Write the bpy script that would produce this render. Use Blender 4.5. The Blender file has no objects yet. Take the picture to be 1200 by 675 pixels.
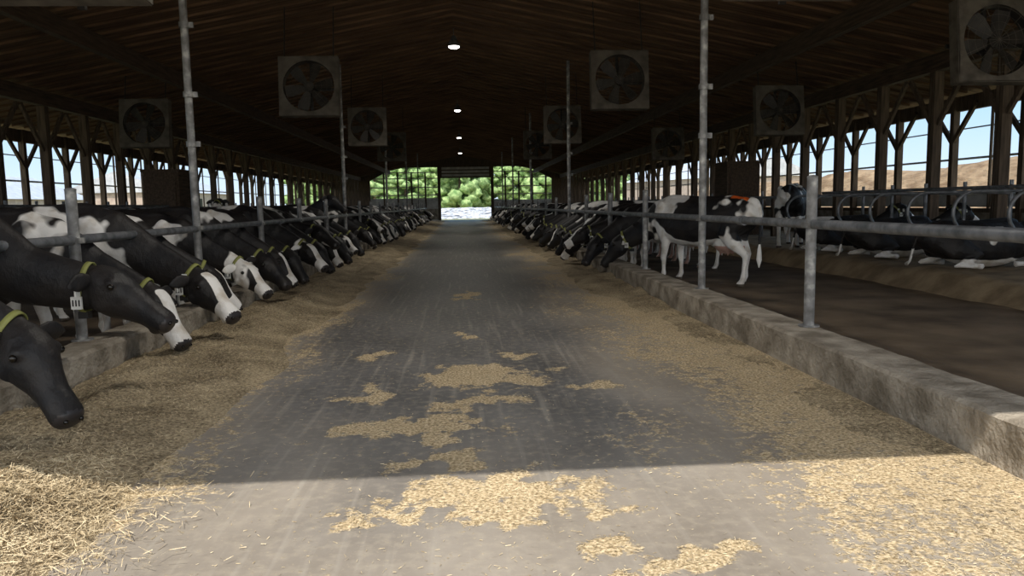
import bpy, bmesh, math, random
from mathutils import Vector, Matrix, noise
random.seed(7)
scene = bpy.context.scene
scene.view_settings.view_transform = 'Standard'
scene.view_settings.look = 'None'
scene.view_settings.exposure = 0.0

# ------------------------------------------------------------------ helpers
def sstep(a, b, x):
    t = max(0.0, min(1.0, (x - a) / (b - a)))
    return t * t * (3 - 2 * t)

def nz(x, y, z=0.0):
    return noise.noise(Vector((x, y, z)))

class MB:
    def __init__(self):
        self.v = []; self.f = []; self.m = []; self.s = []
    def add(self, vs, fs, mat=0, smooth=False):
        o = len(self.v)
        self.v.extend([tuple(p) for p in vs])
        for f in fs:
            self.f.append([i + o for i in f]); self.m.append(mat); self.s.append(smooth)
    def box(self, c, size, mat=0, M=None):
        hx, hy, hz = size[0] / 2, size[1] / 2, size[2] / 2
        vs = [Vector((sx * hx, sy * hy, sz * hz)) for sx in (-1, 1) for sy in (-1, 1) for sz in (-1, 1)]
        if M is not None: vs = [M @ p for p in vs]
        c = Vector(c)
        vs = [p + c for p in vs]
        self.add(vs, [(0, 1, 3, 2), (4, 6, 7, 5), (0, 4, 5, 1), (2, 3, 7, 6), (0, 2, 6, 4), (1, 5, 7, 3)], mat)
    def beam(self, a, b, w, h, mat=0):
        a = Vector(a); b = Vector(b); d = b - a; L = d.length; d.normalize()
        up = Vector((0, 0, 1)) if abs(d.z) < 0.95 else Vector((0, 1, 0))
        s = d.cross(up).normalized(); u = s.cross(d)
        vs = []
        for p in (a, b):
            for (x, y) in ((-1, -1), (1, -1), (1, 1), (-1, 1)):
                vs.append(p + s * (x * w / 2) + u * (y * h / 2))
        self.add(vs, [(3, 2, 1, 0), (4, 5, 6, 7), (0, 1, 5, 4), (1, 2, 6, 5), (2, 3, 7, 6), (3, 0, 4, 7)], mat)
    def pipe(self, pts, r, n=10, mat=0, cap=True):
        pts = [Vector(p) for p in pts]
        rr = r if isinstance(r, (list, tuple)) else [r] * len(pts)
        rings = []
        prev = None
        for i, p in enumerate(pts):
            t = (pts[min(i + 1, len(pts) - 1)] - pts[max(i - 1, 0)]).normalized()
            if prev is None:
                ref = Vector((0, 0, 1)) if abs(t.z) < 0.9 else Vector((1, 0, 0))
                s = t.cross(ref).normalized()
            else:
                s = (prev - t * prev.dot(t)).normalized()
            prev = s
            u = t.cross(s)
            rings.append([p + (s * math.cos(a) + u * math.sin(a)) * rr[i] for a in [2 * math.pi * k / n for k in range(n)]])
        vs = [q for R in rings for q in R]
        fs = []
        for i in range(len(rings) - 1):
            for k in range(n):
                k2 = (k + 1) % n
                fs.append((i * n + k, i * n + k2, (i + 1) * n + k2, (i + 1) * n + k))
        self.add(vs, fs, mat, True)
        if cap:
            self.add(rings[0], [list(range(n))[::-1]], mat)
            self.add(rings[-1], [list(range(n))], mat)
    def tube(self, rings, mat=0, n=18, pear=0.0):
        vs = []
        for (c, t, sh, hw, hh) in rings:
            c = Vector(c); t = Vector(t).normalized(); sh = Vector(sh)
            s = (sh - t * sh.dot(t)).normalized(); u = t.cross(s)
            for k in range(n):
                a = 2 * math.pi * k / n
                ca, sa = math.cos(a), math.sin(a)
                vs.append(c + s * (ca * hw * (1 - pear * sa)) + u * (sa * hh))
        fs = []
        for i in range(len(rings) - 1):
            for k in range(n):
                k2 = (k + 1) % n
                fs.append((i * n + k, i * n + k2, (i + 1) * n + k2, (i + 1) * n + k))
        fs.append(list(range(n))[::-1])
        fs.append([(len(rings) - 1) * n + k for k in range(n)])
        self.add(vs, fs, mat, True)
    def ell(self, c, r, mat=0, nu=12, nv=8, M=None):
        c = Vector(c); vs = []; fs = []
        for j in range(1, nv):
            ph = math.pi * j / nv
            for i in range(nu):
                th = 2 * math.pi * i / nu
                p = Vector((r[0] * math.sin(ph) * math.cos(th), r[1] * math.sin(ph) * math.sin(th), r[2] * math.cos(ph)))
                if M is not None: p = M @ p
                vs.append(c + p)
        t = Vector((0, 0, r[2])); b = -t
        if M is not None: t = M @ t; b = M @ b
        vs.append(c + t); vs.append(c + b)
        T = len(vs) - 2; B = T + 1
        for j in range(nv - 2):
            for i in range(nu):
                i2 = (i + 1) % nu
                fs.append((j * nu + i, (j + 1) * nu + i, (j + 1) * nu + i2, j * nu + i2))
        for i in range(nu):
            i2 = (i + 1) % nu
            fs.append((T, i, i2)); fs.append((B, (nv - 2) * nu + i2, (nv - 2) * nu + i))
        self.add(vs, fs, mat, True)
    def mesh(self, name, mats):
        me = bpy.data.meshes.new(name)
        me.from_pydata(self.v, [], self.f)
        for m in mats: me.materials.append(m)
        me.polygons.foreach_set('material_index', self.m)
        me.polygons.foreach_set('use_smooth', self.s)
        me.update()
        return me
    def obj(self, name, mats, loc=(0, 0, 0), rot=(0, 0, 0)):
        return link(name, self.mesh(name, mats), loc, rot)

def link(name, me, loc=(0, 0, 0), rot=(0, 0, 0), sc=1.0):
    ob = bpy.data.objects.new(name, me)
    scene.collection.objects.link(ob)
    ob.location = loc; ob.rotation_euler = rot; ob.scale = (sc, sc, sc)
    return ob

# ------------------------------------------------------------------ materials
def newmat(name):
    m = bpy.data.materials.new(name); m.use_nodes = True
    nt = m.node_tree
    b = nt.nodes['Principled BSDF']
    return m, nt, b

def N(nt, typ, **kw):
    n = nt.nodes.new(typ)
    for k, v in kw.items():
        if k.startswith('i_'):
            n.inputs[k[2:].replace('_', ' ')].default_value = v
        else:
            setattr(n, k, v)
    return n

def ramp(nt, fac, stops):
    r = nt.nodes.new('ShaderNodeValToRGB')
    el = r.color_ramp.elements
    while len(el) < len(stops): el.new(0.5)
    for e, (p, c) in zip(el, stops):
        e.position = p; e.color = (*c, 1)
    nt.links.new(fac, r.inputs[0])
    return r.outputs[0]

def mixc(nt, fac, a, b):
    m = nt.nodes.new('ShaderNodeMix'); m.data_type = 'RGBA'
    for sock, val in ((m.inputs[0], fac), (m.inputs[6], a), (m.inputs[7], b)):
        if hasattr(val, 'links'): nt.links.new(val, sock)
        elif isinstance(val, tuple): sock.default_value = (*val, 1)
        else: sock.default_value = val
    return m.outputs[2]

def math_(nt, op, a, b=None, c=None, clamp=False):
    m = nt.nodes.new('ShaderNodeMath'); m.operation = op; m.use_clamp = clamp
    for i, val in enumerate((a, b, c)):
        if val is None: continue
        if hasattr(val, 'links'): nt.links.new(val, m.inputs[i])
        else: m.inputs[i].default_value = val
    return m.outputs[0]

def noisemat(name, c1, c2, scale=5, detail=6, rough=0.8, bump=0.2, metal=0.0, stretch=(1, 1, 1), c3=None, bs=None, lo=.35, hi=.65, bdist=.02):
    m, nt, b = newmat(name)
    tc = N(nt, 'ShaderNodeTexCoord'); mp = N(nt, 'ShaderNodeMapping')
    mp.inputs['Scale'].default_value = stretch
    nt.links.new(tc.outputs['Object'], mp.inputs[0])
    n1 = N(nt, 'ShaderNodeTexNoise', i_Scale=scale, i_Detail=detail)
    nt.links.new(mp.outputs[0], n1.inputs['Vector'])
    stops = [(lo, c1), (hi, c2)]
    if c3: stops = [(lo, c1), ((lo + hi) / 2, c2), (hi, c3)]
    nt.links.new(ramp(nt, n1.outputs['Fac'], stops), b.inputs['Base Color'])
    b.inputs['Roughness'].default_value = rough; b.inputs['Metallic'].default_value = metal
    if bump:
        n2 = N(nt, 'ShaderNodeTexNoise', i_Scale=(bs or scale * 6), i_Detail=6)
        nt.links.new(mp.outputs[0], n2.inputs['Vector'])
        bp = N(nt, 'ShaderNodeBump', i_Strength=bump, i_Distance=bdist)
        nt.links.new(n2.outputs['Fac'], bp.inputs['Height'])
        nt.links.new(bp.outputs[0], b.inputs['Normal'])
    return m

M_wood = noisemat('old_wood', (.06, .042, .028), (.14, .10, .068), 3, 8, .85, .3, stretch=(6, 6, .6))
M_woodh = noisemat('old_wood_beam', (.045, .029, .018), (.11, .072, .046), 3, 8, .85, .3, stretch=(6, .6, 6))
M_ceil = noisemat('ceiling_boards', (.075, .040, .021), (.20, .115, .063), 2.2, 8, .95, .8, stretch=(.35, 5, 1), bs=14)
M_galv = noisemat('galvanized_steel', (.13, .125, .12), (.25, .25, .25), 9, 6, .55, .1, metal=.25, c3=(.62, .61, .58), lo=.3, hi=.76)
M_galv_d = noisemat('weathered_pipe', (.12, .13, .14), (.27, .28, .30), 9, 6, .45, .1, metal=.4)
M_curb = noisemat('rough_concrete', (.19, .16, .12), (.43, .38, .31), 4, 12, .9, 1.0, bs=22, bdist=.03)
M_alley = noisemat('manure_alley', (.085, .058, .034), (.21, .155, .10), 1.2, 10, .85, .6, bs=9)
M_sand = noisemat('stall_sand', (.20, .145, .085), (.36, .275, .17), 2.5, 10, .95, .6, bs=12)
M_fanp = noisemat('fan_housing', (.06, .05, .038), (.14, .12, .095), 5, 6, .7, .1)
M_fand = noisemat('fan_shroud', (.012, .010, .009), (.03, .026, .022), 5, 6, .6, .05)
M_blade = noisemat('fan_blade', (.022, .019, .016), (.05, .043, .036), 5, 6, .6, .05)
M_white = noisemat('white_panel', (.5, .5, .48), (.72, .72, .7), 3, 4, .6, .05)
M_out = noisemat('farm_ground', (.30, .25, .16), (.28, .32, .14), .12, 6, .95, .3)
M_gravel = noisemat('gravel_apron', (.45, .39, .31), (.64, .57, .48), 2, 10, .95, .3)
M_leaf = noisemat('tree_foliage', (.13, .25, .08), (.44, .60, .26), 1.6, 6, .8, .8, bs=3, bdist=.3)
M_bark = noisemat('tree_bark', (.06, .04, .025), (.12, .09, .06), 3, 6, .9, .4)
M_tarp = noisemat('silage_cover_tires', (.10, .10, .11), (.72, .73, .76), 1.6, 3, .7, .2, lo=.42, hi=.52)
M_pile = noisemat('silage_pile', (.20, .125, .065), (.40, .28, .165), .8, 10, .95, .8, stretch=(1, 1, 3), bs=2, bdist=.2)
M_roofm = noisemat('metal_roof', (.45, .47, .5), (.6, .62, .65), 2, 3, .4, .1)
M_shed = noisemat('shed_siding', (.42, .33, .28), (.55, .45, .38), 2, 3, .7, .1)
M_rubber = noisemat('black_rubber', (.015, .015, .016), (.03, .03, .03), 8, 3, .6, .1)

def strawmat(name, dark, pale, scale=60):  # two tones of the straw itself, mixed by noise
    m, nt, b = newmat(name)
    tc = N(nt, 'ShaderNodeTexCoord')
    n1 = N(nt, 'ShaderNodeTexNoise', i_Scale=scale, i_Detail=4)
    n2 = N(nt, 'ShaderNodeTexNoise', i_Scale=2.0, i_Detail=4)
    nt.links.new(tc.outputs['Object'], n1.inputs['Vector']); nt.links.new(tc.outputs['Object'], n2.inputs['Vector'])
    s = math_(nt, 'ADD', math_(nt, 'MULTIPLY', n1.outputs['Fac'], .6), math_(nt, 'MULTIPLY', n2.outputs['Fac'], .4))
    nt.links.new(ramp(nt, s, [(.38, dark), (.5, tuple((a + c) / 2 for a, c in zip(dark, pale))), (.60, pale)]), b.inputs['Base Color'])
    b.inputs['Roughness'].default_value = .9
    bp = N(nt, 'ShaderNodeBump', i_Strength=.9, i_Distance=.03)
    nt.links.new(n1.outputs['Fac'], bp.inputs['Height']); nt.links.new(bp.outputs[0], b.inputs['Normal'])
    return m
M_feed = strawmat('chopped_feed', (.15, .115, .068), (.52, .42, .27), 45)
M_straw = strawmat('straw_blades', (.36, .27, .15), (.88, .74, .50), 45)

def emis(name, col, s):
    m, nt, b = newmat(name)
    b.inputs['Emission Color'].default_value = (*col, 1); b.inputs['Emission Strength'].default_value = s
    b.inputs['Base Color'].default_value = (*col, 1)
    return m
M_lamp = emis('lamp_lens', (1, .97, .92), 14)

def plain(name, col, rough=.5, metal=0):
    return noisemat(name, tuple(c * .85 for c in col), tuple(min(1, c * 1.1) for c in col), 12, 3, rough, 0.02, metal)
M_collar = plain('collar_strap', (.27, .28, .08), .6)
M_tag = plain('white_tag', (.8, .8, .77), .5)
M_otag = plain('orange_paint', (.95, .16, .02), .6)
M_eye = plain('cow_eye', (.01, .008, .006), .12)
M_hoof = plain('hoof', (.10, .08, .06), .6)
M_udder = plain('udder_skin', (.55, .34, .28), .6)
M_nose = plain('wet_nose', (.035, .03, .03), .35)

M_coat, nt, b = newmat('holstein_coat')
tc = N(nt, 'ShaderNodeTexCoord'); oi = N(nt, 'ShaderNodeObjectInfo')
nn = N(nt, 'ShaderNodeTexNoise', i_Scale=1.7, i_Detail=2.5, i_Roughness=.5); nn.noise_dimensions = '4D'
nt.links.new(tc.outputs['Object'], nn.inputs['Vector'])
sep = N(nt, 'ShaderNodeSeparateColor'); nt.links.new(oi.outputs['Color'], sep.inputs[0])
nt.links.new(math_(nt, 'MULTIPLY', sep.outputs[2], 97.3), nn.inputs['W'])
at = N(nt, 'ShaderNodeAttribute', attribute_name='belly'); ab = N(nt, 'ShaderNodeAttribute', attribute_name='blaze')
v = math_(nt, 'ADD', nn.outputs['Fac'], math_(nt, 'MULTIPLY', at.outputs['Fac'], .35))
v = math_(nt, 'ADD', v, math_(nt, 'SUBTRACT', sep.outputs[0], .5))
m1 = math_(nt, 'MULTIPLY', math_(nt, 'SUBTRACT', v, .565), 45, clamp=True)
n5 = N(nt, 'ShaderNodeTexNoise', i_Scale=9, i_Detail=2); nt.links.new(tc.outputs['Object'], n5.inputs['Vector'])
bz = math_(nt, 'MULTIPLY', ab.outputs['Fac'], sep.outputs[1])
bz = math_(nt, 'ADD', bz, math_(nt, 'MULTIPLY', math_(nt, 'SUBTRACT', n5.outputs['Fac'], .5), .5))
m2 = math_(nt, 'MULTIPLY', math_(nt, 'SUBTRACT', bz, .42), 12, clamp=True)
mk = math_(nt, 'MAXIMUM', m1, m2)
n6 = N(nt, 'ShaderNodeTexNoise', i_Scale=5, i_Detail=6); nt.links.new(tc.outputs['Object'], n6.inputs['Vector'])
wh = ramp(nt, n6.outputs['Fac'], [(.3, (.58, .52, .44)), (.5, (.88, .86, .83))])
bk = ramp(nt, n6.outputs['Fac'], [(.35, (.008, .008, .010)), (.7, (.024, .020, .018))])
nt.links.new(mixc(nt, mk, bk, wh), b.inputs['Base Color'])
b.inputs['Roughness'].default_value = .55
b.inputs['Specular IOR Level'].default_value = .4
mpf = N(nt, 'ShaderNodeMapping'); mpf.inputs['Scale'].default_value = (1, 1, .35)
nt.links.new(tc.outputs['Object'], mpf.inputs[0])
n7 = N(nt, 'ShaderNodeTexNoise', i_Scale=110, i_Detail=3); nt.links.new(mpf.outputs[0], n7.inputs['Vector'])
n8 = N(nt, 'ShaderNodeTexNoise', i_Scale=9, i_Detail=4); nt.links.new(tc.outputs['Object'], n8.inputs['Vector'])
hgt = math_(nt, 'ADD', math_(nt, 'MULTIPLY', n7.outputs['Fac'], .12), n8.outputs['Fac'])
bp = N(nt, 'ShaderNodeBump', i_Strength=.6, i_Distance=.035); nt.links.new(hgt, bp.inputs['Height']); nt.links.new(bp.outputs[0], b.inputs['Normal'])

# floor
M_floor, nt, b = newmat('feed_alley_concrete')
tc = N(nt, 'ShaderNodeTexCoord')
at = N(nt, 'ShaderNodeAttribute', attribute_name='straw'); aw = N(nt, 'ShaderNodeAttribute', attribute_name='wear')
def ntex(scale, detail, stretch=None, rough=.5):
    n = N(nt, 'ShaderNodeTexNoise', i_Scale=scale, i_Detail=detail, i_Roughness=rough)
    if stretch:
        mp = N(nt, 'ShaderNodeMapping'); mp.inputs['Scale'].default_value = stretch
        nt.links.new(tc.outputs['Object'], mp.inputs[0]); nt.links.new(mp.outputs[0], n.inputs['Vector'])
    else: nt.links.new(tc.outputs['Object'], n.inputs['Vector'])
    return n.outputs['Fac']
big = ntex(1.1, 8, (1, .5, 1), .6); fine = ntex(14, 8); streak = ntex(5, 5, (3, .12, 1)); strw = ntex(50, 4); vfine = ntex(40, 6, None, .7)
light = ramp(nt, big, [(.3, (.23, .20, .165)), (.7, (.40, .355, .30))])
dark = ramp(nt, big, [(.3, (.095, .094, .094)), (.7, (.195, .19, .185))])
base = mixc(nt, aw.outputs['Fac'], light, dark)
sm = math_(nt, 'MULTIPLY', math_(nt, 'SUBTRACT', streak, .55), 6, clamp=True)
base = mixc(nt, math_(nt, 'MULTIPLY', sm, .4), base, (.42, .39, .34))
base = mixc(nt, math_(nt, 'MULTIPLY', math_(nt, 'SUBTRACT', fine, .48), 1.6, clamp=True), base, (.45, .40, .32))
base = mixc(nt, math_(nt, 'MULTIPLY', math_(nt, 'SUBTRACT', vfine, .58), 4, clamp=True), base, (.50, .42, .29))
st = math_(nt, 'ADD', at.outputs['Fac'], math_(nt, 'MULTIPLY', math_(nt, 'SUBTRACT', fine, .5), 1.8))
st = math_(nt, 'ADD', st, math_(nt, 'MULTIPLY', math_(nt, 'SUBTRACT', vfine, .5), 1.5))
st = math_(nt, 'MULTIPLY', math_(nt, 'SUBTRACT', st, .36), 3.2, clamp=True)
scol = ramp(nt, strw, [(.34, (.25, .185, .10)), (.5, (.52, .41, .25)), (.60, (.74, .60, .40))])
nt.links.new(mixc(nt, st, base, scol), b.inputs['Base Color'])
rr = math_(nt, 'ADD', math_(nt, 'MULTIPLY', st, .35), math_(nt, 'ADD', math_(nt, 'MULTIPLY', big, .3), .38))
nt.links.new(rr, b.inputs['Roughness'])
hh = math_(nt, 'ADD', math_(nt, 'MULTIPLY', fine, .25), math_(nt, 'MULTIPLY', math_(nt, 'MULTIPLY', strw, st), 1.0))
bp = N(nt, 'ShaderNodeBump', i_Strength=.5, i_Distance=.02); nt.links.new(hh, bp.inputs['Height']); nt.links.new(bp.outputs[0], b.inputs['Normal'])

# ------------------------------------------------------------------ dimensions
Y0, Y1 = 1.4, 78.0
XL, XR = -13.1, 12.6
XC = -0.15
RIDGE = 6.6; SL = 0.195
def ceil_z(x): return RIDGE - SL * abs(x - XC)
CL0, CL1 = -3.68, -3.28
CR0, CR1 = 2.93, 3.36
CH = .295
RX, LX = 3.27, -3.62      # rail lines

# ------------------------------------------------------------------ straw field
patches = [(.12, 3.72, .56, .28), (-.13, 4.35, .24, .14), (-.35, 5.0, .5, .24), (-.1, 5.5, .2, .10), (.15, 6.5, .5, .4), (.58, 3.12, .14, .09),
           (.98, 2.95, .22, .12), (-.75, 5.9, .15, .3), (.2, 5.7, .3, .12), (-.05, 8.6, .10, .3), (.05, 12.5, .15, .6), (1.1, 6.0, .14, .15), (.5,7.4,.15,.15), (-.9,7.5,.15,.25),
           (.45, 2.75, .35, .1), (-.1, 2.6, .4, .1)]
def straw(x, y):
    w = nz(x * 1.3, y * .6, 3.1) * .5 + nz(x * 5, y * 4, 1.7) * .3
    L = sstep(-1.2, -2.3, x + w)
    R = sstep(.8, 2.6, x + w * 1.6) * .80
    v = max(L, R)
    wx = nz(x * 3.0, y * 3.0, 9) * .42 + nz(x * 9, y * 9, 5) * .28; wy = nz(x * 3.0, y * 3.0, 19) * .42 + nz(x * 9, y * 9, 25) * .28
    for (px, py, rx, ry) in patches:
        k = min(1, ry / .25, rx / .25)
        d = math.hypot((x + wx * k - px) / rx, (y + wy * k - py) / ry)
        if d < 1.5:
            v = max(v, sstep(1.5, .6, d) * .95)
    v += .12 * nz(x * 2.2, y * 1.0, 40)
    return v

# ------------------------------------------------------------------ floor grid
def ylist(y0, y1, s0, g):
    ys = [y0]; s = s0
    while ys[-1] < y1:
        ys.append(ys[-1] + s)
        if ys[-1] > 5: s *= g
    ys[-1] = y1
    return ys
xs = [CL1 + i * (CR0 - CL1) / 150 for i in range(151)]
ys = [-8, -4, -1, .5] + ylist(1.2, Y1 + 1, .045, 1.02)
vs = [(x, y, 0) for y in ys for x in xs]
fs = [(j * 151 + i, j * 151 + i + 1, (j + 1) * 151 + i + 1, (j + 1) * 151 + i) for j in range(len(ys) - 1) for i in range(150)]
me = bpy.data.meshes.new('floor'); me.from_pydata(vs, [], fs); me.materials.append(M_floor)
a = me.attributes.new('straw', 'FLOAT', 'POINT'); a.data.foreach_set('value', [straw(x, y) for (x, y, z) in vs])
a = me.attributes.new('wear', 'FLOAT', 'POINT')
a.data.foreach_set('value', [min(1, sstep(1.9, .9, abs(x + .15 + .5 * nz(x, y * .5, 8))) * sstep(2.5, 6.0, y + nz(x * 1.5, y, 2)) + .08) for (x, y, z) in vs])
link('floor', me)

def pile_h(x, y):
    e = sstep(-1.7, -2.7, x + .3 * nz(x * .7, y * .8, 4)) * (.55 + .45 * sstep(-3.28, -2.9, x))
    h = .15 * e * (.75 + .7 * nz(x * 1.8, y * 1.4, 6) + .35 * nz(x * 6, y * 6, 2)) + .02 * e * nz(x * 17, y * 17, 7)
    h += .17 * math.exp(-(((x + 2.45) / .38) ** 2 + ((y - 3.3) / .7) ** 2)) * (1 + .5 * nz(x * 7, y * 7, 1))
    return max(h, -.01) - .006
def grid_obj(name, x0, x1, nx, ys, hf, mat):
    xs = [x0 + i * (x1 - x0) / nx for i in range(nx + 1)]
    vs = [(x, y, hf(x, y)) for y in ys for x in xs]
    n = nx + 1
    fs = [(j * n + i, j * n + i + 1, (j + 1) * n + i + 1, (j + 1) * n + i) for j in range(len(ys) - 1) for i in range(nx)]
    me = bpy.data.meshes.new(name); me.from_pydata(vs, [], fs); me.materials.append(mat)
    me.polygons.foreach_set('use_smooth', [True] * len(fs))
    return link(name, me)
grid_obj('feed_pile', CL1 + .015, -1.4, 60, ylist(1.6, 75.5, .04, 1.02), pile_h, M_feed)
def pile_r(x, y):
    e = sstep(2.0, 2.9, x + .3 * nz(x * .7, y * .8, 14))
    far = sstep(9, 14, y)
    return max((.02 + .12 * far) * e * (.7 + .9 * nz(x * 2, y * 1.6, 16)) - .012 + .012 * e * nz(x * 15, y * 15, 3), -.01)
grid_obj('feed_pile', 1.5, CR0 - .015, 40, ylist(1.6, 75.5, .05, 1.025), pile_r, M_feed)

mb = MB()
cnt = 0
def blade(x, y, z, L, w, lift):
    a = random.uniform(0, math.pi * 2); dx, dy = math.cos(a) * L / 2, math.sin(a) * L / 2
    px, py = -math.sin(a) * w / 2, math.cos(a) * w / 2
    z1 = z + random.uniform(0, lift); z2 = z + random.uniform(0, lift)
    o = len(mb.v)
    mb.v.extend([(x - dx - px, y - dy - py, z1), (x - dx + px, y - dy + py, z1 + w * .5), (x + dx + px, y + dy + py, z2 + w * .5), (x + dx - px, y + dy - py, z2)])
    mb.f.append((o, o + 1, o + 2, o + 3)); mb.m.append(0); mb.s.append(False)
tries = 0
while cnt < 75000 and tries < 600000:
    tries += 1
    y = 2.3 + (random.random() ** 1.7) * 9; x = random.uniform(CL1 + .05, CR0 - .04)
    s = straw(x, y)
    if random.random() > (sstep(.15, .85, s) ** 1.5 * .9 + .03): continue
    h = max(0.0, pile_h(x, y), pile_r(x, y) if x > 1.5 else 0)
    blade(x, y, h + .001, random.uniform(.008, .030), random.uniform(.0015, .0035), .006 if h < .03 else .018)
    cnt += 1
for i in range(16000):
    x = random.gauss(-2.4, .36); y = random.gauss(3.3, .55)
    if x < CL1 + .1 or y < 2: continue
    blade(x, y, pile_h(x, y) + .002, random.uniform(.03, .08), random.uniform(.002, .004), .04)
mb.obj('loose_straw', [M_straw])

# ------------------------------------------------------------------ curbs
def curb(name, x0, x1, y0, y1, z1):
    mb = MB(); ys = []
    y = y0
    while y < y1:
        ys.append(y); y += .08 if y < 16 else 1.0
    ys.append(y1)
    xm = [x0 + .03 + (x1 - x0 - .06) * i / 4 for i in range(5)]
    prof = [(x0, -.02), (x0, z1 * .3), (x0, z1 * .65), (x0, z1 - .02)] + [(x, z1) for x in xm] + [(x1, z1 - .03), (x1, -.02)]
    n = len(prof); vs = []
    for y in ys:
        for i, (x, z) in enumerate(prof):
            j = .011 if 1 <= i <= n - 2 else 0
            vs.append((x + j * nz(x * 9, y * 7, z * 9) + j * .6 * nz(x * 20, y * 19, z * 20), y, z + j * .7 * nz(x * 8 + 9, y * 6, z * 9)))
    fs = [(j * n + i, j * n + i + 1, (j + 1) * n + i + 1, (j + 1) * n + i) for j in range(len(ys) - 1) for i in range(n - 1)]
    fs.append(list(range(n))); fs.append([(len(ys) - 1) * n + i for i in range(n)][::-1])
    mb.add(vs, fs, 0, False); mb.obj(name, [M_curb])
curb('feed_curb', CR0, CR1, 1.5, Y1 - 2, CH)
curb('feed_curb', CL0, CL1, 1.5, Y1 - 2, CH)

mb = MB()
mb.box((0, 60, -.12), (500, 500, .1)); mb.obj('ground', [M_out])
mb = MB(); mb.box((0, -9, -.04), (60, 20, .06)); mb.obj('gravel_apron', [M_gravel])
def flat(x, y): return .02 * nz(x * 1.3, y * 1.3, 0) + .01 * nz(x * 5, y * 5, 0) - .002
ysc = ylist(1.6, Y1 - .3, .2, 1.01)
grid_obj('cow_alley_floor', CR1 + .01, 7.6, 40, ysc, flat, M_alley)
grid_obj('cow_alley_floor', -8.1, CL0 - .01, 20, ysc, flat, M_alley)
def bed(x0, x1):
    def f(x, y):
        e = sstep(0, .35, x - x0) if x1 > x0 else sstep(0, .35, x0 - x)
        return .01 + e * (.30 + .07 * nz(x * 1.1, y * 1.1, 3) + .04 * nz(x * 3, y * 3, 9)) if e > 0 else -.01
    return f
grid_obj('stall_sand_bed', 7.3, XR - .15, 40, ysc, bed(7.3, 13), M_sand)
grid_obj('stall_sand_bed', -8.0, XL + .15, 24, ysc, bed(-8.0, -13), M_sand)

# ------------------------------------------------------------------ feed rails & poles
for X, z in ((RX, 1.265), (LX, 1.24)):
    mb = MB(); mb.pipe([(X, 1.6, z), (X, 25, z + .01), (X, 50, z), (X, 76, z + .01)], .045, 12)
    for y in (8.6, 15.1, 21.6): mb.pipe([(X, y, z), (X, y + .14, z)], .056, 12)
    mb.obj('feed_rail', [M_galv_d])

def pole_mesh(h, tall, zr):
    mb = MB(); r = .050
    mb.pipe([(0, 0, 0), (0, 0, h)], r, 14)
    mb.pipe([(0, 0, 0), (0, 0, .012)], .1, 14)
    mb.box((0, 0, zr), (.13, .14, .05))
    if tall:
        for z in (2.7, 3.6, 2.05):
            mb.pipe([(0, 0, z), (0, 0, z + .07)], .070, 12)
            mb.box((.09, 0, z + .035), (.06, .03, .07))
    else:
        mb.ell((0, 0, h), (r * 1.05, r * 1.05, .02))
    return mb.mesh('pole', [M_galv])
PS = pole_mesh(1.41, False, .965)
PS2 = pole_mesh(1.41, False, .94)
k = 0; y = 3.65
postR = []; postL = []
while y < 75:
    tall = (k % 4 == 2)
    for X, yo, sm_ in ((RX, 0, PS), (LX, .35, PS2)):
        (postR if X > 0 else postL).append(y + yo)
        if tall: link('support_pole', pole_mesh(ceil_z(X) - CH - .15, True, .96), (X, y + yo, CH))
        else: link('rail_post', sm_, (X, y + yo, CH))
    y += 3.25; k += 1

# ------------------------------------------------------------------ roof / ceiling
mb = MB()
for (xa, xb) in ((XL - .8, XC), (XC, XR + .8)):
    za, zb = ceil_z(xa), ceil_z(xb)
    vs = [(xa, Y0 - .1, za), (xb, Y0 - .1, zb), (xb, Y1 + .5, zb), (xa, Y1 + .5, za), (xa, Y0 - .1, za + .15), (xb, Y0 - .1, zb + .15), (xb, Y1 + .5, zb + .15), (xa, Y1 + .5, za + .15)]
    mb.add(vs, [(0, 1, 2, 3), (7, 6, 5, 4), (0, 4, 5, 1), (3, 2, 6, 7), (0, 3, 7, 4), (1, 5, 6, 2)])
mb.obj('ceiling', [M_ceil])
mb = MB()
y = Y0 + .5
while y < Y1:
    for (xa, xb) in ((XL, XC), (XC, XR)):
        mb.beam((xa, y, ceil_z(xa) - .03), (xb, y, ceil_z(xb) - .03), .05, .05)
    y += .61
mb.obj('roof_rafters', [M_ceil])
for X in (-7.4, 7.4):
    mb = MB(); z = ceil_z(X) - .07 - .2
    mb.beam((X, Y0, z), (X, Y1, z), .16, .36); mb.obj('roof_beam', [M_woodh])
for X in (-10.4, 10.1):
    mb = MB(); z = ceil_z(X) - .08 - .2
    mb.beam((X, Y0, z), (X, Y1, z), .2, .36); mb.obj('roof_beam', [M_woodh])
mb = MB()
hz = 4.8
pts = [(-9.4, hz), (9.0, hz), (9.0, ceil_z(9.0)), (XC, RIDGE + .1), (-9.4, ceil_z(-9.4))]
vs = [(x, Y0 - .12, z) for x, z in pts] + [(x, Y0, z) for x, z in pts]
mb.add(vs, [(0, 1, 2, 3, 4), (9, 8, 7, 6, 5)] + [(i, (i + 1) % 5, (i + 1) % 5 + 5, i + 5) for i in range(5)])
mb.obj('wall_front', [M_woodh])

def timber(h):
    mb = MB()
    mb.box((0, -.055, h / 2), (.2, .085, h)); mb.box((0, .055, h / 2), (.2, .085, h)); mb.box((0, 0, h / 2), (.16, .04, h))
    mb.beam((0, .1, h - 1.1), (0, .95, h - .05), .07, .10); mb.beam((0, -.1, h - 1.1), (0, -.95, h - .05), .07, .10)
    return mb.mesh('timber_post', [M_wood])
TPR = timber(ceil_z(10.1) - .47); TPL = timber(ceil_z(-10.4) - .47)
y = 3.4
while y < 77:
    link('timber_post', TPR, (10.1, y, 0)); link('timber_post', TPL, (-10.4, y, 0)); y += 2.05 if y < 30 else 2.4

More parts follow.
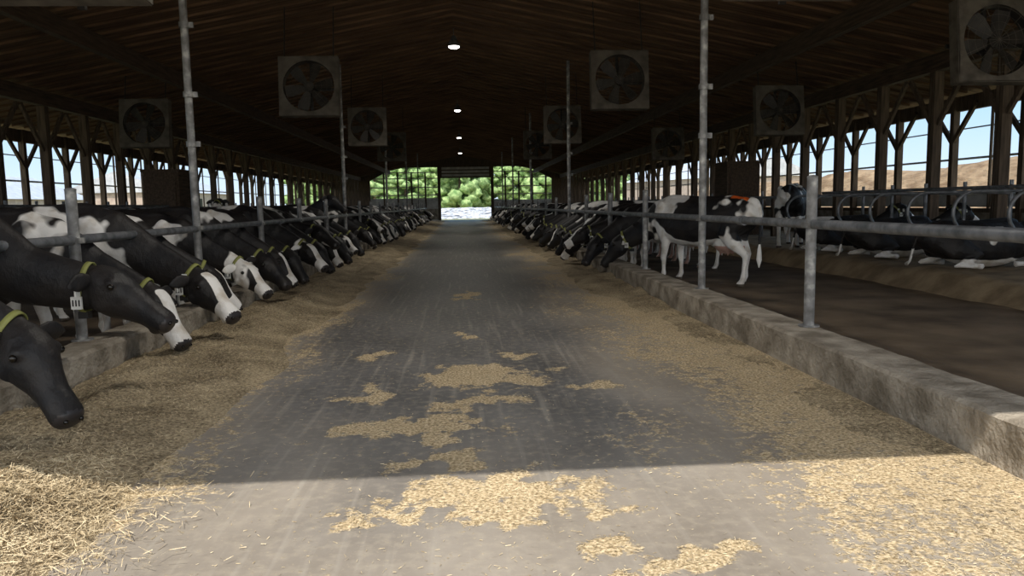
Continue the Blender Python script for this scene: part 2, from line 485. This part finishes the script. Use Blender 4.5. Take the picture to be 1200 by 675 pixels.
def sidewall(name, X, sgn):
    mb = MB()
    ez = ceil_z(X) - .12
    mb.box((X, (Y0 + Y1) / 2, .55), (.18, Y1 - Y0, 1.12), 1)
    mb.box((X, (Y0 + Y1) / 2, 1.16), (.22, Y1 - Y0, .1), 0)
    mb.box((X, (Y0 + Y1) / 2, ez - .18), (.14, Y1 - Y0, .36), 0)
    y = Y0 + .2
    while y < Y1:
        mb.box((X - sgn * .06, y, ez / 2), (.16, .15, ez), 0)
        mb.beam((X - sgn * .1, y, ez - 1.15), (X - sgn * .1, y + .85, ez - .2), .07, .11, 0)
        mb.beam((X - sgn * .1, y, ez - 1.15), (X - sgn * .1, y - .85, ez - .2), .07, .11, 0)
        mb.box((X + sgn * .05, y + 1.22, (ez + 1.1) / 2), (.05, .05, ez - 1.1), 0)
        y += 2.44
    for z, r in ((1.55, .03), (2.45, .028), (3.2, .018)):
        mb.pipe([(X + sgn * .12, Y0, z), (X + sgn * .12, Y1, z)], r, 8, 2)
    mb.box((X + sgn * .14, (Y0 + Y1) / 2, 1.38), (.05, Y1 - Y0, .28), 2)
    return mb.obj(name, [M_wood, M_curb, M_white])
sidewall('wall_right', XR, 1); sidewall('wall_left', XL, -1)

# end wall
mb = MB()
d0, d1, dz = -2.25, 2.9, 4.3
def yslab(x0, x1, z0, z1, mat=0, t=.2, y=Y1): mb.box(((x0 + x1) / 2, y, (z0 + z1) / 2), (x1 - x0, t, z1 - z0), mat)
yslab(XL, d0 - .3, 0, 1.2, 1); yslab(d1 + .3, XR, 0, 1.2, 1)
yslab(XL, -9.4, 1.2, 4.1); yslab(9.2, XR, 1.2, 4.1)
yslab(d0 - .3, d0, 0, 5.6); yslab(d1, d1 + .3, 0, 5.6)
yslab(d0, d1, dz, 5.6, 0)
pts = [(XL, 4.1), (-9.4, 4.1), (-8.6, 5.2), (-8.3, 5.9), (8.1, 5.9), (8.4, 5.2), (9.2, 4.1), (XR, 4.1), (XR, ceil_z(XR)), (XC, RIDGE), (XL, ceil_z(XL))]
# keep the gable infill strictly below the sloping roof
pts = [(x, min(z, ceil_z(x) - .05)) if z < 6 else (x, z) for x, z in pts]
pts[3] = (-6.0, 5.4); pts[4] = (5.8, 5.4); pts[2] = (-7.6, 5.05); pts[5] = (7.4, 5.05)
mb.add([(x, Y1 - .05, z) for x, z in pts], [list(range(len(pts)))], 0)
for z in (4.45, 4.8, 5.15):
    yslab(d0 + .15, d1 - .15, z, z + .24, 2, .1, Y1 - .16)
for x in (-8, -6.6, -5.2, -3.8, 4.4, 5.8, 7.2, 8.6): yslab(x - .08, x + .08, 1.2, 4.95)
for z in (1.9, 2.6, 3.4, 4.3, 4.9):
    yslab(-9.4, d0 - .3, z - .05, z + .05, 2, .08); yslab(d1 + .3, 9.2, z - .05, z + .05, 2, .08)
yslab(-9.4, d0 - .3, 1.2, 2.3, 2, .06, Y1 + .15); yslab(d1 + .3, 9.2, 1.2, 2.0, 2, .06, Y1 + .15)
mb.obj('wall_back', [M_wood, M_curb, M_white])

for X in (-9.5, 9.3):
    mb = MB(); mb.box((0, 0, .95), (1.1, 1.2, 1.9)); mb.box((0, -.62, .95), (.9, .04, 1.4)); mb.box((0, 0, 1.93), (1.2, 1.3, .06))
    mb.box((0, -.65, 1.0), (.03, .04, .2))
    ob = mb.obj('utility_cabinet', [M_woodh], (X, 25.2, .34)); ob.scale = (1, 1, 1.25)

# ------------------------------------------------------------------ freestall dividers
def divider(sgn):
    mb = MB()
    pts = [(1.95, 0, 1.22), (1.2, 0, 1.25), (.42, 0, 1.25)]
    for i in range(1, 12):
        a = math.pi / 2 + math.pi * i / 11
        pts.append((.42 + .33 * math.cos(a), 0, .92 + .33 * math.sin(a)))
    pts += [(.8, 0, .60), (1.2, 0, .56), (1.6, 0, .45), (1.95, 0, .42)]
    mb.pipe([(sgn * p[0], p[1], p[2]) for p in pts], .028, 8)
    mb.pipe([(sgn * 1.95, 0, 0), (sgn * 1.95, 0, 1.45)], .035, 8)
    return mb.mesh('freestall_divider', [M_galv_d])
DR = divider(1); DL = divider(-1)
y = 5.3
while y < 50:
    if abs(y - 25.2) > .8:
        if not (17.6 < y < 20.0): link('freestall_divider', DR, (7.6, y, .33))
        link('freestall_divider', DL, (-8.2, y, .33))
    y += 1.22
mb = MB(); mb.pipe([(8.5, 4, 1.64), (8.5, 17.4, 1.64)], .03, 8); mb.obj('neck_rail', [M_galv_d])
mb = MB(); mb.pipe([(-9.1, 4, 1.64), (-9.1, 24, 1.64)], .03, 8); mb.obj('neck_rail', [M_galv_d])

# ------------------------------------------------------------------ fans
def fan_mesh():
    mb = MB(); S = .60; R = .52; n = 48
    for yy, flip in ((-.10, 0), (.10, 1)):
        vs = []
        for k in range(n):
            a = 2 * math.pi * k / n; c, s = math.cos(a), math.sin(a)
            m = S / max(abs(c), abs(s))
            vs.append((c * R, yy, s * R)); vs.append((c * m, yy, s * m))
        fs = []
        for k in range(n):
            a0, a1 = 2 * k, 2 * k + 1; b0, b1 = 2 * ((k + 1) % n), 2 * ((k + 1) % n) + 1
            fs.append((a0, a1, b1, b0) if not flip else (b0, b1, a1, a0))
        mb.add(vs, fs, 0)
    vs = []
    for k in range(n):
        a = 2 * math.pi * k / n
        vs.append((math.cos(a) * R, -.10, math.sin(a) * R)); vs.append((math.cos(a) * R, .10, math.sin(a) * R))
    mb.add(vs, [(2 * k, 2 * k + 1, 2 * ((k + 1) % n) + 1, 2 * ((k + 1) % n)) for k in range(n)], 1, True)
    for c, s in (((0, 0, S), (2 * S, .2, .02)), ((0, 0, -S), (2 * S, .2, .02)), ((S, 0, 0), (.02, .2, 2 * S)), ((-S, 0, 0), (.02, .2, 2 * S))):
        mb.box(c, s, 0)
    for k in range(6):
        a = 2 * math.pi * k / 6 + .2
        d = Vector((math.cos(a), 0, math.sin(a))); t = Vector((-math.sin(a), 0, math.cos(a)))
        vs = []
        for r, w, tw in ((.08, .05, .6), (.22, .09, .5), (.38, .12, .38), (.49, .10, .3)):
            u = t * math.cos(tw) + Vector((0, 1, 0)) * math.sin(tw)
            vs += [d * r - u * w, d * r + u * w]
        vs += [p + Vector((0, .008, 0)) for p in vs]
        fs = [(2 * i, 2 * i + 2, 2 * i + 3, 2 * i + 1) for i in range(3)] + [(8 + 2 * i, 8 + 2 * i + 1, 8 + 2 * i + 3, 8 + 2 * i + 2) for i in range(3)]
        mb.add(vs, fs, 2, True)
    mb.pipe([(0, -.06, 0), (0, .3, 0)], .1, 16, 1)
    mb.box((0, .2, 0), (2 * S, .04, .06), 1); mb.box((0, .2, .0), (.06, .04, 2 * S), 1)
    for r in (.15, .26, .37, .48):
        mb.pipe([(math.cos(2 * math.pi * k / 28) * r, -.12, math.sin(2 * math.pi * k / 28) * r) for k in range(29)], .003, 4, 0, False)
    for k in range(8):
        a = math.pi * k / 8
        mb.pipe([(math.cos(a) * .54, -.12, math.sin(a) * .54), (-math.cos(a) * .54, -.12, -math.sin(a) * .54)], .003, 4, 0)
    for sx in (-1, 1):
        mb.pipe([(sx * .5, .0, S), (sx * .5, .12, S + 1.1)], .014, 6, 1)
    return mb.mesh('ceiling_fan_box', [M_fanp, M_fand, M_blade])
FM = fan_mesh()
fans = [(-3.1, 6.5, 3.78), (3.0, 6.9, 3.92), (-3.1, 16.1, 3.98), (3.33, 15.95, 4.04)]
for y in (24.8, 33): fans += [(-3.0, y, 4.05), (3.3, y, 4.05)]
fans += [(7.85, 10.9, 3.75), (7.9, 18.6, 3.7), (7.9, 28.8, 3.7), (-8.0, 20.0, 3.7)]
for f in fans: link('barn_fan', FM, f, (math.radians(-6), 0, 0))

# ------------------------------------------------------------------ lamps
def lamp_mesh():
    mb = MB()
    mb.pipe([(0, 0, .0), (0, 0, .06), (0, 0, .14), (0, 0, .3)], [.17, .18, .12, .05], 20, 0)
    mb.ell((0, 0, 0), (.155, .155, .06), 1, 16, 8)
    mb.pipe([(0, 0, .3), (0, 0, .5)], .012, 6, 0)
    return mb.mesh('high_bay_lamp', [M_galv_d, M_lamp])
LM = lamp_mesh()
for y, en in ((8, 120), (22, 110), (36.5, 100), (51, 100), (66, 100)):  # nearest lamp is out of view, added to light near floor and cow backs
    link('high_bay_lamp', LM, (XC, y, RIDGE - .62))
    l = bpy.data.lights.new('lamp_light', 'SPOT'); l.energy = en * 4; l.shadow_soft_size = .35; l.color = (1, .95, .86)
    l.spot_size = math.radians(150); l.spot_blend = 1.0
    o = bpy.data.objects.new('lamp_light', l); scene.collection.objects.link(o); o.location = (XC, y, RIDGE - .75)

# ------------------------------------------------------------------ cows
def make_cow(name, neck, poll, hd, pose='stand', paint=False):
    mb = MB(); Yv = Vector((0, 1, 0)); Xv = Vector((1, 0, 0))
    lie = pose == 'lie'
    dz = -.60 if lie else 0
    body = [(-1.63, 1.25, .05, .06), (-1.60, 1.21, .16, .15), (-1.49, 1.16, .245, .24), (-1.24, 1.10, .31, .285), (-.94, 1.04, .37, .325),
            (-.6, 1.0, .41, .375), (-.3, 1.0, .41, .355), (-.05, 1.03, .39, .285), (.13, 1.06, .36, .235), (.27, 1.06, .31, .20)]
    P = [(Vector((x, 0, z + dz)), hw * (1.08 if lie else 1), hh) for x, z, hh, hw in body]
    for (x, yy, z, hh, hw) in neck: P.append((Vector((x, yy, z)), hw, hh))
    rings = []
    for i, (c, hw, hh) in enumerate(P):
        t = P[min(i + 1, len(P) - 1)][0] - P[max(i - 1, 0)][0]
        t.normalize(); s = Vector((0, 0, 1)).cross(t).normalized()
        rings.append((c, t, s, hw, hh))
    mb.tube(rings, 0, 22, .14)
    poll = Vector(poll); d = Vector(hd).normalized(); s = Vector((0, 0, 1)).cross(d).normalized(); u = d.cross(s)
    HS = 1.12
    hs = [(-.07, -.03, .05, .06), (-.03, -.03, .11, .10), (.05, -.045, .145, .125), (.12, -.05, .155, .13), (.19, -.055, .145, .118), (.27, -.055, .115, .092),
          (.36, -.06, .092, .078), (.43, -.062, .086, .084), (.49, -.066, .080, .090), (.53, -.070, .066, .082), (.55, -.072, .04, .05)]
    mb.tube([(poll + d * (a * HS) + u * (b_ * HS), d, s, w * HS, h_ * HS) for a, b_, h_, w in hs], 0, 18, -.10)
    for sg in (-1, 1):
        mb.ell(poll + d * .13 * HS + s * sg * .098 * HS + u * .03 * HS, (.045, .045, .04), 0)
        mb.ell(poll + d * .12 * HS + s * sg * .08 * HS - u * .11 * HS, (.08, .05, .08), 0)
        mb.ell(poll + d * .50 * HS + s * sg * .05 * HS - u * .035 * HS, (.035, .035, .035), 0)
    mb.ell(poll + d * .47 * HS - u * .135 * HS, (.055, .05, .035), 0)
    def leg(pts):
        V = [(Vector(p[:3]), p[3], p[4]) for p in pts]; rr = []
        for i, (c, a, b_) in enumerate(V):
            t = (V[min(i + 1, len(V) - 1)][0] - V[max(i - 1, 0)][0]).normalized()
            sh = Yv if abs(t.y) < .9 else Xv
            rr.append((c, t, sh, b_, a))
        mb.tube(rr, 0, 14)
    for sg in (-1, 1):
        if not lie:
            fx = .07 * sg
            leg([(.05, sg * .13, 1.22, .13, .06), (.08, sg * .17, 1.0, .17, .10), (.03 + fx * .3, sg * .17, .80, .13, .09), (-.02 + fx * .5, sg * .165, .66, .085, .065), (fx * .7, sg * .155, .50, .062, .052), (.01 + fx, sg * .15, .40, .058, .054),
                 (.0 + fx, sg * .15, .33, .042, .042), (fx, sg * .15, .2, .034, .034), (fx, sg * .15, .12, .046, .046), (.025 + fx, sg * .15, .075, .042, .045), (.045 + fx, sg * .15, .04, .062, .055), (.05 + fx, sg * .15, .0, .07, .06)])
            hx = -.10 * sg
            leg([(-1.32, sg * .14, 1.2, .2, .1), (-1.27 + hx * .2, sg * .19, 1.0, .24, .12), (-1.2 + hx * .4, sg * .215, .82, .18, .105), (-1.27 + hx * .6, sg * .205, .68, .12, .08), (-1.39 + hx * .8, sg * .19, .56, .075, .055), (-1.45 + hx, sg * .185, .49, .062, .048),
                 (-1.44 + hx, sg * .18, .40, .046, .042), (-1.42 + hx, sg * .18, .25, .037, .036), (-1.41 + hx, sg * .18, .13, .05, .047), (-1.385 + hx, sg * .18, .08, .043, .046), (-1.36 + hx, sg * .18, .04, .064, .056), (-1.355 + hx, sg * .18, .0, .072, .06)])
            mb.ell((-1.17, sg * .20, 1.30), (.13, .07, .085), 0)
            mb.ell((-1.56, sg * .10, 1.22), (.06, .05, .06), 0)
            mb.ell((.10, sg * .17, 1.10), (.14, .085, .26), 0)
        else:
            leg([(.05, sg * .17, .5, .16, .11), (.18, sg * .24, .3, .11, .08), (.40, sg * .27, .12, .062, .058), (.25, sg * .28, .07, .042, .042), (.05, sg * .27, .055, .048, .046), (-.05, sg * .26, .05, .055, .05)])
            leg([(-1.3, sg * .18, .5, .22, .13), (-1.15, sg * .32, .36, .22, .12), (-.85, sg * .40, .2, .13, .1), (-1.1, sg * .44, .11, .075, .06), (-1.3, sg * .46, .08, .055, .05), (-1.05, sg * .50, .06, .04, .04), (-.9, sg * .5, .055, .05, .05), (-.82, sg * .5, .05, .055, .05)])
    mb.tube([(Vector((x, 0, z + dz)), Vector((1, 0, 0)), Yv, w, h) for x, z, w, h in ((-1.45, 1.34, .04, .04), (-1.2, 1.38, .06, .045), (-.6, 1.38, .07, .04), (0, 1.41, .08, .05), (.15, 1.38, .05, .04))], 0, 10)
    if not lie:
        mb.ell((-1.10, 0, .66), (.25, .17, .17), 0)
        for sx in (-.07, .07):
            for sy in (-.07, .07): mb.pipe([(-1.08 + sx, sy, .56), (-1.08 + sx, sy, .46)], [.022, .015], 8)
        mb.ell((.33, 0, .80), (.15, .11, .14), 0)
    z0 = 1.32 + dz
    mb.pipe([(-1.5, 0, z0 + .02), (-1.6, 0, z0 + .0), (-1.66, 0, z0 - .08), (-1.685, 0, z0 - .2)], [.06, .05, .036, .022], 10)
    tmp = mb.obj('tmp', [])
    r = tmp.modifiers.new('r', 'REMESH'); r.mode = 'VOXEL'; r.voxel_size = .018
    sm = tmp.modifiers.new('s', 'SMOOTH'); sm.factor = .5; sm.iterations = 4
    dg = bpy.context.evaluated_depsgraph_get()
    em = bpy.data.meshes.new_from_object(tmp.evaluated_get(dg))
    V = [v.co.copy() for v in em.vertices]; F = [list(p.vertices) for p in em.polygons]
    bpy.data.objects.remove(tmp); bpy.data.meshes.remove(em)
    out = MB(); out.v = [tuple(p) for p in V]; out.f = F; out.s = [True] * len(F); out.m = []
    for f in F:
        c = (V[f[0]] + V[f[2]]) / 2
        q = c - poll; hs_ = q.dot(d) / HS
        mi = 0
        if hs_ > .51 and q.length < .8: mi = 1
        elif c.z < .05 and not lie: mi = 2
        elif (not lie) and -1.32 < c.x < -.88 and abs(c.y) < .17 and c.z < .62: mi = 3
        elif paint and -1.5 < c.x < -1.2 and abs(c.y) < .1 and c.z > 1.25: mi = 8
        out.m.append(mi)
    for sg in (-1, 1):
        out.ell(poll + d * .145 * HS + s * sg * .128 * HS + u * .02 * HS, (.023, .023, .023), 4)
        eb = poll - d * .01 + s * sg * .09 - u * .01
        ed = (s * sg * 1.0 - u * .08 - d * .05).normalized()
        wd = (d * .6 - u * .8)
        er = []
        for q, w, h_ in ((0, .03, .02), (.04, .045, .018), (.09, .062, .014), (.14, .062, .012), (.19, .038, .009), (.225, .008, .004)):
            er.append((eb + ed * q - u * (q * q * .6), ed, wd, w, h_))
        out.tube(er, 0, 12)
        tp = eb + ed * .13 - u * .07 + d * .02
        out.box(tp, (.012, .055, .07), 6)
        out.ell(poll + d * .545 * HS + s * sg * .042 * HS - u * .04 * HS, (.015, .015, .015), 4)
    i0 = len(body) + max(1, len(neck) - 2)
    c, t, ss, hw, hh = rings[i0]
    uu = t.cross(ss)
    nseg = 28; vs = []
    for (off, rad) in ((-.02, 1.03), (-.02, 1.09), (.02, 1.09), (.02, 1.03)):
        for k in range(nseg):
            a = 2 * math.pi * k / nseg
            vs.append(c + t * off + ss * (math.cos(a) * hw * rad * (1 - .14 * math.sin(a))) + uu * (math.sin(a) * hh * rad))
    fs = []
    for j in range(4):
        for k in range(nseg):
            k2 = (k + 1) % nseg; j2 = (j + 1) % 4
            fs.append((j * nseg + k, j * nseg + k2, j2 * nseg + k2, j2 * nseg + k))
    out.add(vs, fs, 5, True)
    for sg in (-1, 1):
        tc_ = c + ss * sg * hw * 1.14 - uu * hh * .6
        out.box(tc_, (.075, .016, .09), 6)
        for q in (-.022, 0, .022):   # dark digits on the tag
            out.box(tc_ + Vector((q, 0, .0)), (.010, .020, .045), 7)
        out.box(c + ss * sg * hw * 1.14 + uu * hh * .35, (.045, .02, .04), 6)
    out.box(c - uu * hh * 1.2, (.07, .06, .05), 7)
    if lie: tl = [(-1.68, 0, z0 - .15), (-1.72, .03, .4), (-1.74, .1, .12), (-1.7, .25, .06), (-1.6, .4, .05)]; rad = [.025, .022, .02, .035, .01]
    else: tl = [(-1.683, 0, 1.16), (-1.69, .01, 1.0), (-1.69, .02, .9), (-1.68, .02, .68), (-1.68, .02, .56), (-1.68, .02, .42), (-1.68, .02, .30)]; rad = [.024, .022, .02, .018, .032, .042, .008]
    out.pipe(tl, rad, 8, 0)
    me = out.mesh(name, [M_coat, M_nose, M_hoof, M_udder, M_eye, M_collar, M_tag, M_rubber, M_otag])
    bl = []; be = []
    for v in out.v:
        p = Vector(v); q = p - poll; a = q.dot(d) / HS; l = abs(q.dot(s)) / HS; h_ = q.dot(u) / HS
        if q.length < .8 and a > -.08:
            x_ = sstep(.085, .03, l) * sstep(.0, .08, a) * (1 if h_ > -.02 else 0)
            x_ = max(x_, sstep(.32, .40, a))
            bl.append(x_); be.append(-.35)
        else:
            bl.append(0)
            z = p.z - dz
            k_ = sstep(.6, .35, p.z) * 1.0 if not lie else sstep(.2, .1, p.z)
            k_ = max(k_, sstep(.75, .62, z) * .45)
            if p.x > .4: k_ = min(k_, 0) - .25 * sstep(.4, .6, p.x)
            if p.x < -1.66 and z < .62: k_ = 1.5
            be.append(k_)
    a = me.attributes.new('blaze', 'FLOAT', 'POINT'); a.data.foreach_set('value', bl)
    a = me.attributes.new('belly', 'FLOAT', 'POINT'); a.data.foreach_set('value', be)
    return me

C = {}
C['f1'] = make_cow('cow', [(.42, 0, .98, .25, .165), (.58, 0, .87, .215, .135), (.78, 0, .76, .19, .12), (.96, 0, .66, .17, .11), (1.04, 0, .61, .15, .10)], (1.04, 0, .69), (.64, 0, -.76))
C['f2'] = make_cow('cow', [(.42, 0, .98, .25, .165), (.58, 0, .89, .215, .135), (.80, 0, .84, .19, .12), (1.0, 0, .80, .17, .11), (1.09, 0, .79, .15, .10)], (1.09, 0, .87), (.86, -.02, -.48))
C['f3'] = make_cow('cow', [(.42, 0, .98, .25, .165), (.60, 0, .86, .215, .135), (.84, -.03, .74, .19, .12), (1.05, -.07, .63, .17, .11), (1.13, -.09, .58, .15, .10)], (1.14, -.09, .65), (.56, -.28, -.66))
C['f4'] = make_cow('cow', [(.42, 0, .98, .25, .165), (.58, .01, .87, .215, .135), (.78, .05, .76, .19, .12), (.95, .11, .67, .17, .11), (1.02, .14, .62, .15, .10)], (1.03, .14, .69), (.55, .32, -.68))
C['f5'] = make_cow('cow', [(.42, 0, .98, .25, .165), (.60, -.01, .87, .215, .135), (.82, -.05, .76, .19, .12), (1.02, -.12, .66, .17, .11), (1.10, -.16, .61, .15, .10)], (1.11, -.16, .68), (.68, -.42, -.52))
C['f6'] = make_cow('cow', [(.42, 0, 1.0, .25, .165), (.60, -.01, .93, .215, .135), (.80, -.05, .90, .19, .12), (.97, -.12, .88, .17, .11), (1.05, -.16, .87, .15, .10)], (1.06, -.17, .95), (.72, -.45, -.42))
C['s'] = make_cow('cow', [(.42, 0, 1.16, .28, .165), (.56, 0, 1.29, .23, .13), (.70, 0, 1.41, .19, .115), (.82, 0, 1.49, .165, .10), (.88, 0, 1.52, .13, .09)], (.88, 0, 1.60), (.85, 0, -.5))
C['n'] = make_cow('cow', [(.42, 0, 1.06, .27, .165), (.60, 0, 1.06, .225, .135), (.78, 0, 1.08, .195, .12), (.93, 0, 1.1, .17, .11), (1.0, 0, 1.1, .14, .10)], (1.0, 0, 1.18), (.85, 0, -.55))
C['l'] = make_cow('cow', [(.42, 0, .56, .27, .17), (.56, 0, .69, .22, .14), (.70, .02, .82, .185, .12), (.81, .04, .91, .16, .10), (.86, .05, .94, .13, .09)], (.87, .05, 1.02), (.85, .15, -.46), 'lie')
C['p'] = make_cow('cow', [(.42, 0, .98, .25, .165), (.58, .01, .87, .215, .135), (.78, .05, .76, .19, .12), (.95, .11, .67, .17, .11), (1.02, .14, .62, .15, .10)], (1.03, .14, .69), (.55, .32, -.68), paint=True)

def cow(kind, x, y, ang, white=.5, blaze=.0, seed=None, sc=1.0, z=0.0):
    o = link('cow', C[kind], (x, y, z), (0, 0, math.radians(ang)), sc)
    o.color = (white, blaze, random.random() if seed is None else seed, 1)
    return o
def clear_post(y, posts):
    for p in posts:
        if abs(y - p) < .30: return p + .32 if y >= p else p - .30
    return y

rnd = random.Random(11)
cow('f3', -4.12, 5.08, 0, .40, 0, .11, 1.10)
cow('f2', -4.16, 6.30, -3, .43, 0, .15, 1.12)
cow('f3', -4.30, 7.62, 2, .50, 1, .33, 1.06)
cow('f5', -4.16, 8.60, 2, .51, 1, .71, 1.10)
cow('f4', -4.32, 9.45, 0, .53, 1, .25, 1.05)
y = 10.92
last = 9.45
kinds = ['f1', 'f3', 'f4', 'f5', 'f6', 'f2', 'f3', 'f5']
while y < 66:
    yy = clear_post(y, postL)
    if yy - last < .82: yy = clear_post(last + .9, postL)
    if not (22.3 < yy < 23.9):
        cow(rnd.choice(kinds), -4.34 + rnd.uniform(-.05, .08), yy, rnd.uniform(-4, 4), rnd.uniform(.42, .62), 1.0 if rnd.random() > .45 else 0, rnd.random(), rnd.uniform(1.0, 1.09))
        last = yy
    y = yy + (rnd.uniform(.9, 1.0) if y < 40 else rnd.uniform(1.05, 1.4))
cow('s', -4.85, 22.9, -20, .42, 0, .3, 1.12)
for (x, y, a, w, k_) in ((-7.2, 9.6, 95, .66, 'n'), (-7.0, 13.4, 80, .68, 'n'), (-7.2, 17.2, 100, .55, 'n'), (-7.0, 21, 85, .64, 's'), (-7.2, 27, 85, .6, 'n')):
    cow(k_, x, y, a, w, 1, rnd.random(), 1.08)
for (y, w) in ((14.1, .6), (18.9, .5), (30, .5)):
    cow('l', -9.0, y, 178, w, 1, rnd.random(), z=.33)
cow('p', 4.0, 14.2, 126, .52, 0, .22, 1.12)
y = 16.1; last = 15
while y < 66:
    yy = clear_post(y, postR)
    if yy - last < .82: yy = clear_post(last + .9, postR)
    cow(rnd.choice(kinds), 3.96 + rnd.uniform(-.08, .06), yy, 180 + rnd.uniform(-4, 4), rnd.uniform(.42, .60), 1.0 if rnd.random() > .5 else 0, rnd.random(), rnd.uniform(1.0, 1.08))
    last = yy
    y = yy + (rnd.uniform(.9, 1.0) if y < 40 else rnd.uniform(1.05, 1.4))
cow('n', 8.7, 19.3, 60, .56, 1, .45, 1.1, z=.33)
for (x, y, w) in ((9.25, 12.05, .42), (9.25, 14.45, .44), (9.2, 16.5, .50), (9.25, 28, .5)):
    cow('l', x - .15, y, rnd.uniform(-3, 3), w, 1, rnd.random(), z=.33, sc=.95)

# ------------------------------------------------------------------ outside
def tree_mesh(seed):
    r = random.Random(seed); mb = MB()
    mb.pipe([(0, 0, 0), (.1, 0, 3), (0, .1, 6)], [.35, .28, .15], 10, 1)
    for i in range(80):
        a = r.uniform(0, 6.28); z = r.uniform(1.2, 11); rad = r.uniform(.3, 1) ** .5 * 3.6 * (1 - .6 * abs(z - 5) / 6.5)
        s = r.uniform(.6, 1.25)
        o = len(mb.v)
        c = Vector((math.cos(a) * rad, math.sin(a) * rad, z))
        mb.ell(c, (s, s, s * .75), 0, 10, 7)
        for j in range(o, len(mb.v)):
            p = Vector(mb.v[j]); n_ = noise.noise(p * 2.2) * .6
            mb.v[j] = tuple(p + (p - c).normalized() * n_)
    return mb.mesh('tree', [M_leaf, M_bark])
T = [tree_mesh(i) for i in range(3)]
for i in range(26):
    link('tree', T[i % 3], (-32 + i * 2.6 + random.uniform(-1, 1), 150 + random.uniform(-4, 8), -.1), (0, 0, random.uniform(0, 6)), random.uniform(.9, 1.35))
for i in range(10):
    link('tree', T[i % 3], (-95 + random.uniform(-8, 8), 40 + i * 14, -.1), (0, 0, random.uniform(0, 6)), random.uniform(.5, .8))
grid_obj('silage_cover', -22, 14, 60, [88 + i * .6 for i in range(50)], lambda x, y: -.1 + 1.2 * sstep(88, 106, y) + .12 * nz(x * 1.2, y * 1.2, 0), M_tarp)
def sp(x, y):
    e = sstep(22, 27, x) * sstep(48, 43, x) * sstep(6, 14, y) * sstep(95, 80, y)
    return -.12 + e * (3.3 + .4 * nz(x * .2, y * .12, 0) + .12 * nz(x * 1.5, y * 1.5, 0))
grid_obj('silage_pile', 20, 50, 60, [4 + i * .9 for i in range(104)], sp, M_pile)
def shed(x, y, L, W, h, rot):
    mb = MB()
    mb.box((0, 0, h / 2), (W, L, h), 0)
    vs = [(-W / 2 - .4, -L / 2 - .4, h), (0, -L / 2 - .4, h + W * .2), (W / 2 + .4, -L / 2 - .4, h), (-W / 2 - .4, L / 2 + .4, h), (0, L / 2 + .4, h + W * .2), (W / 2 + .4, L / 2 + .4, h)]
    mb.add(vs, [(0, 1, 4, 3), (1, 2, 5, 4), (0, 2, 1), (3, 4, 5), (0, 3, 5, 2)], 1)
    for i in range(4):
        mb.box((W / 2 + .03, -L / 2 + (i + .5) * L / 4, h * .45), (.08, L / 10, h * .7), 2)
    mb.obj('farm_shed', [M_shed, M_roofm, M_fand], (x, y, -.1), (0, 0, rot))
shed(-52, 75, 40, 14, 3.0, .0); shed(-45, 115, 26, 14, 4, 0); shed(40, 120, 30, 14, 5, 0.3)

# ------------------------------------------------------------------ world, sun, camera
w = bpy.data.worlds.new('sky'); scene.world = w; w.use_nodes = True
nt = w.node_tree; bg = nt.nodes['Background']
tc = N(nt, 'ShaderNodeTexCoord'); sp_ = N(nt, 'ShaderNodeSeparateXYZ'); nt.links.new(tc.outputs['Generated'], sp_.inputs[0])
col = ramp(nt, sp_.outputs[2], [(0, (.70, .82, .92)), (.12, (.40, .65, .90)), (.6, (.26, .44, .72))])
glow = math_(nt, 'MULTIPLY', sp_.outputs[1], -1.0, clamp=True)   # brightening added to the unseen sky on the sun's side (south), lights the interior
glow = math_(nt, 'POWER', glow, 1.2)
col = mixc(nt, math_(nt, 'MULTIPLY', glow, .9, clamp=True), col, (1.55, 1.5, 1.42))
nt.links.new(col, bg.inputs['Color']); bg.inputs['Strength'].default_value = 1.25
l = bpy.data.lights.new('sun', 'SUN'); l.energy = 4.5; l.angle = math.radians(.55); l.color = (1, .93, .83)
o = bpy.data.objects.new('sun', l); scene.collection.objects.link(o)
dv = Vector((.22, .583, -1)).normalized()
o.rotation_euler = dv.to_track_quat('-Z', 'Y').to_euler(); o.location = (-5, -10, 20)

cam = bpy.data.cameras.new('camera'); cam.lens = 26.4; cam.sensor_width = 36; cam.clip_end = 600
co = bpy.data.objects.new('camera', cam); scene.collection.objects.link(co)
Mx = Matrix.Rotation(math.radians(-3.6), 4, 'Z') @ Matrix.Rotation(math.radians(90 - 6.35), 4, 'X') @ Matrix.Rotation(math.radians(-1.0), 4, 'Z')
co.matrix_world = Matrix.Translation((0, 0, 1.5)) @ Mx
scene.camera = co
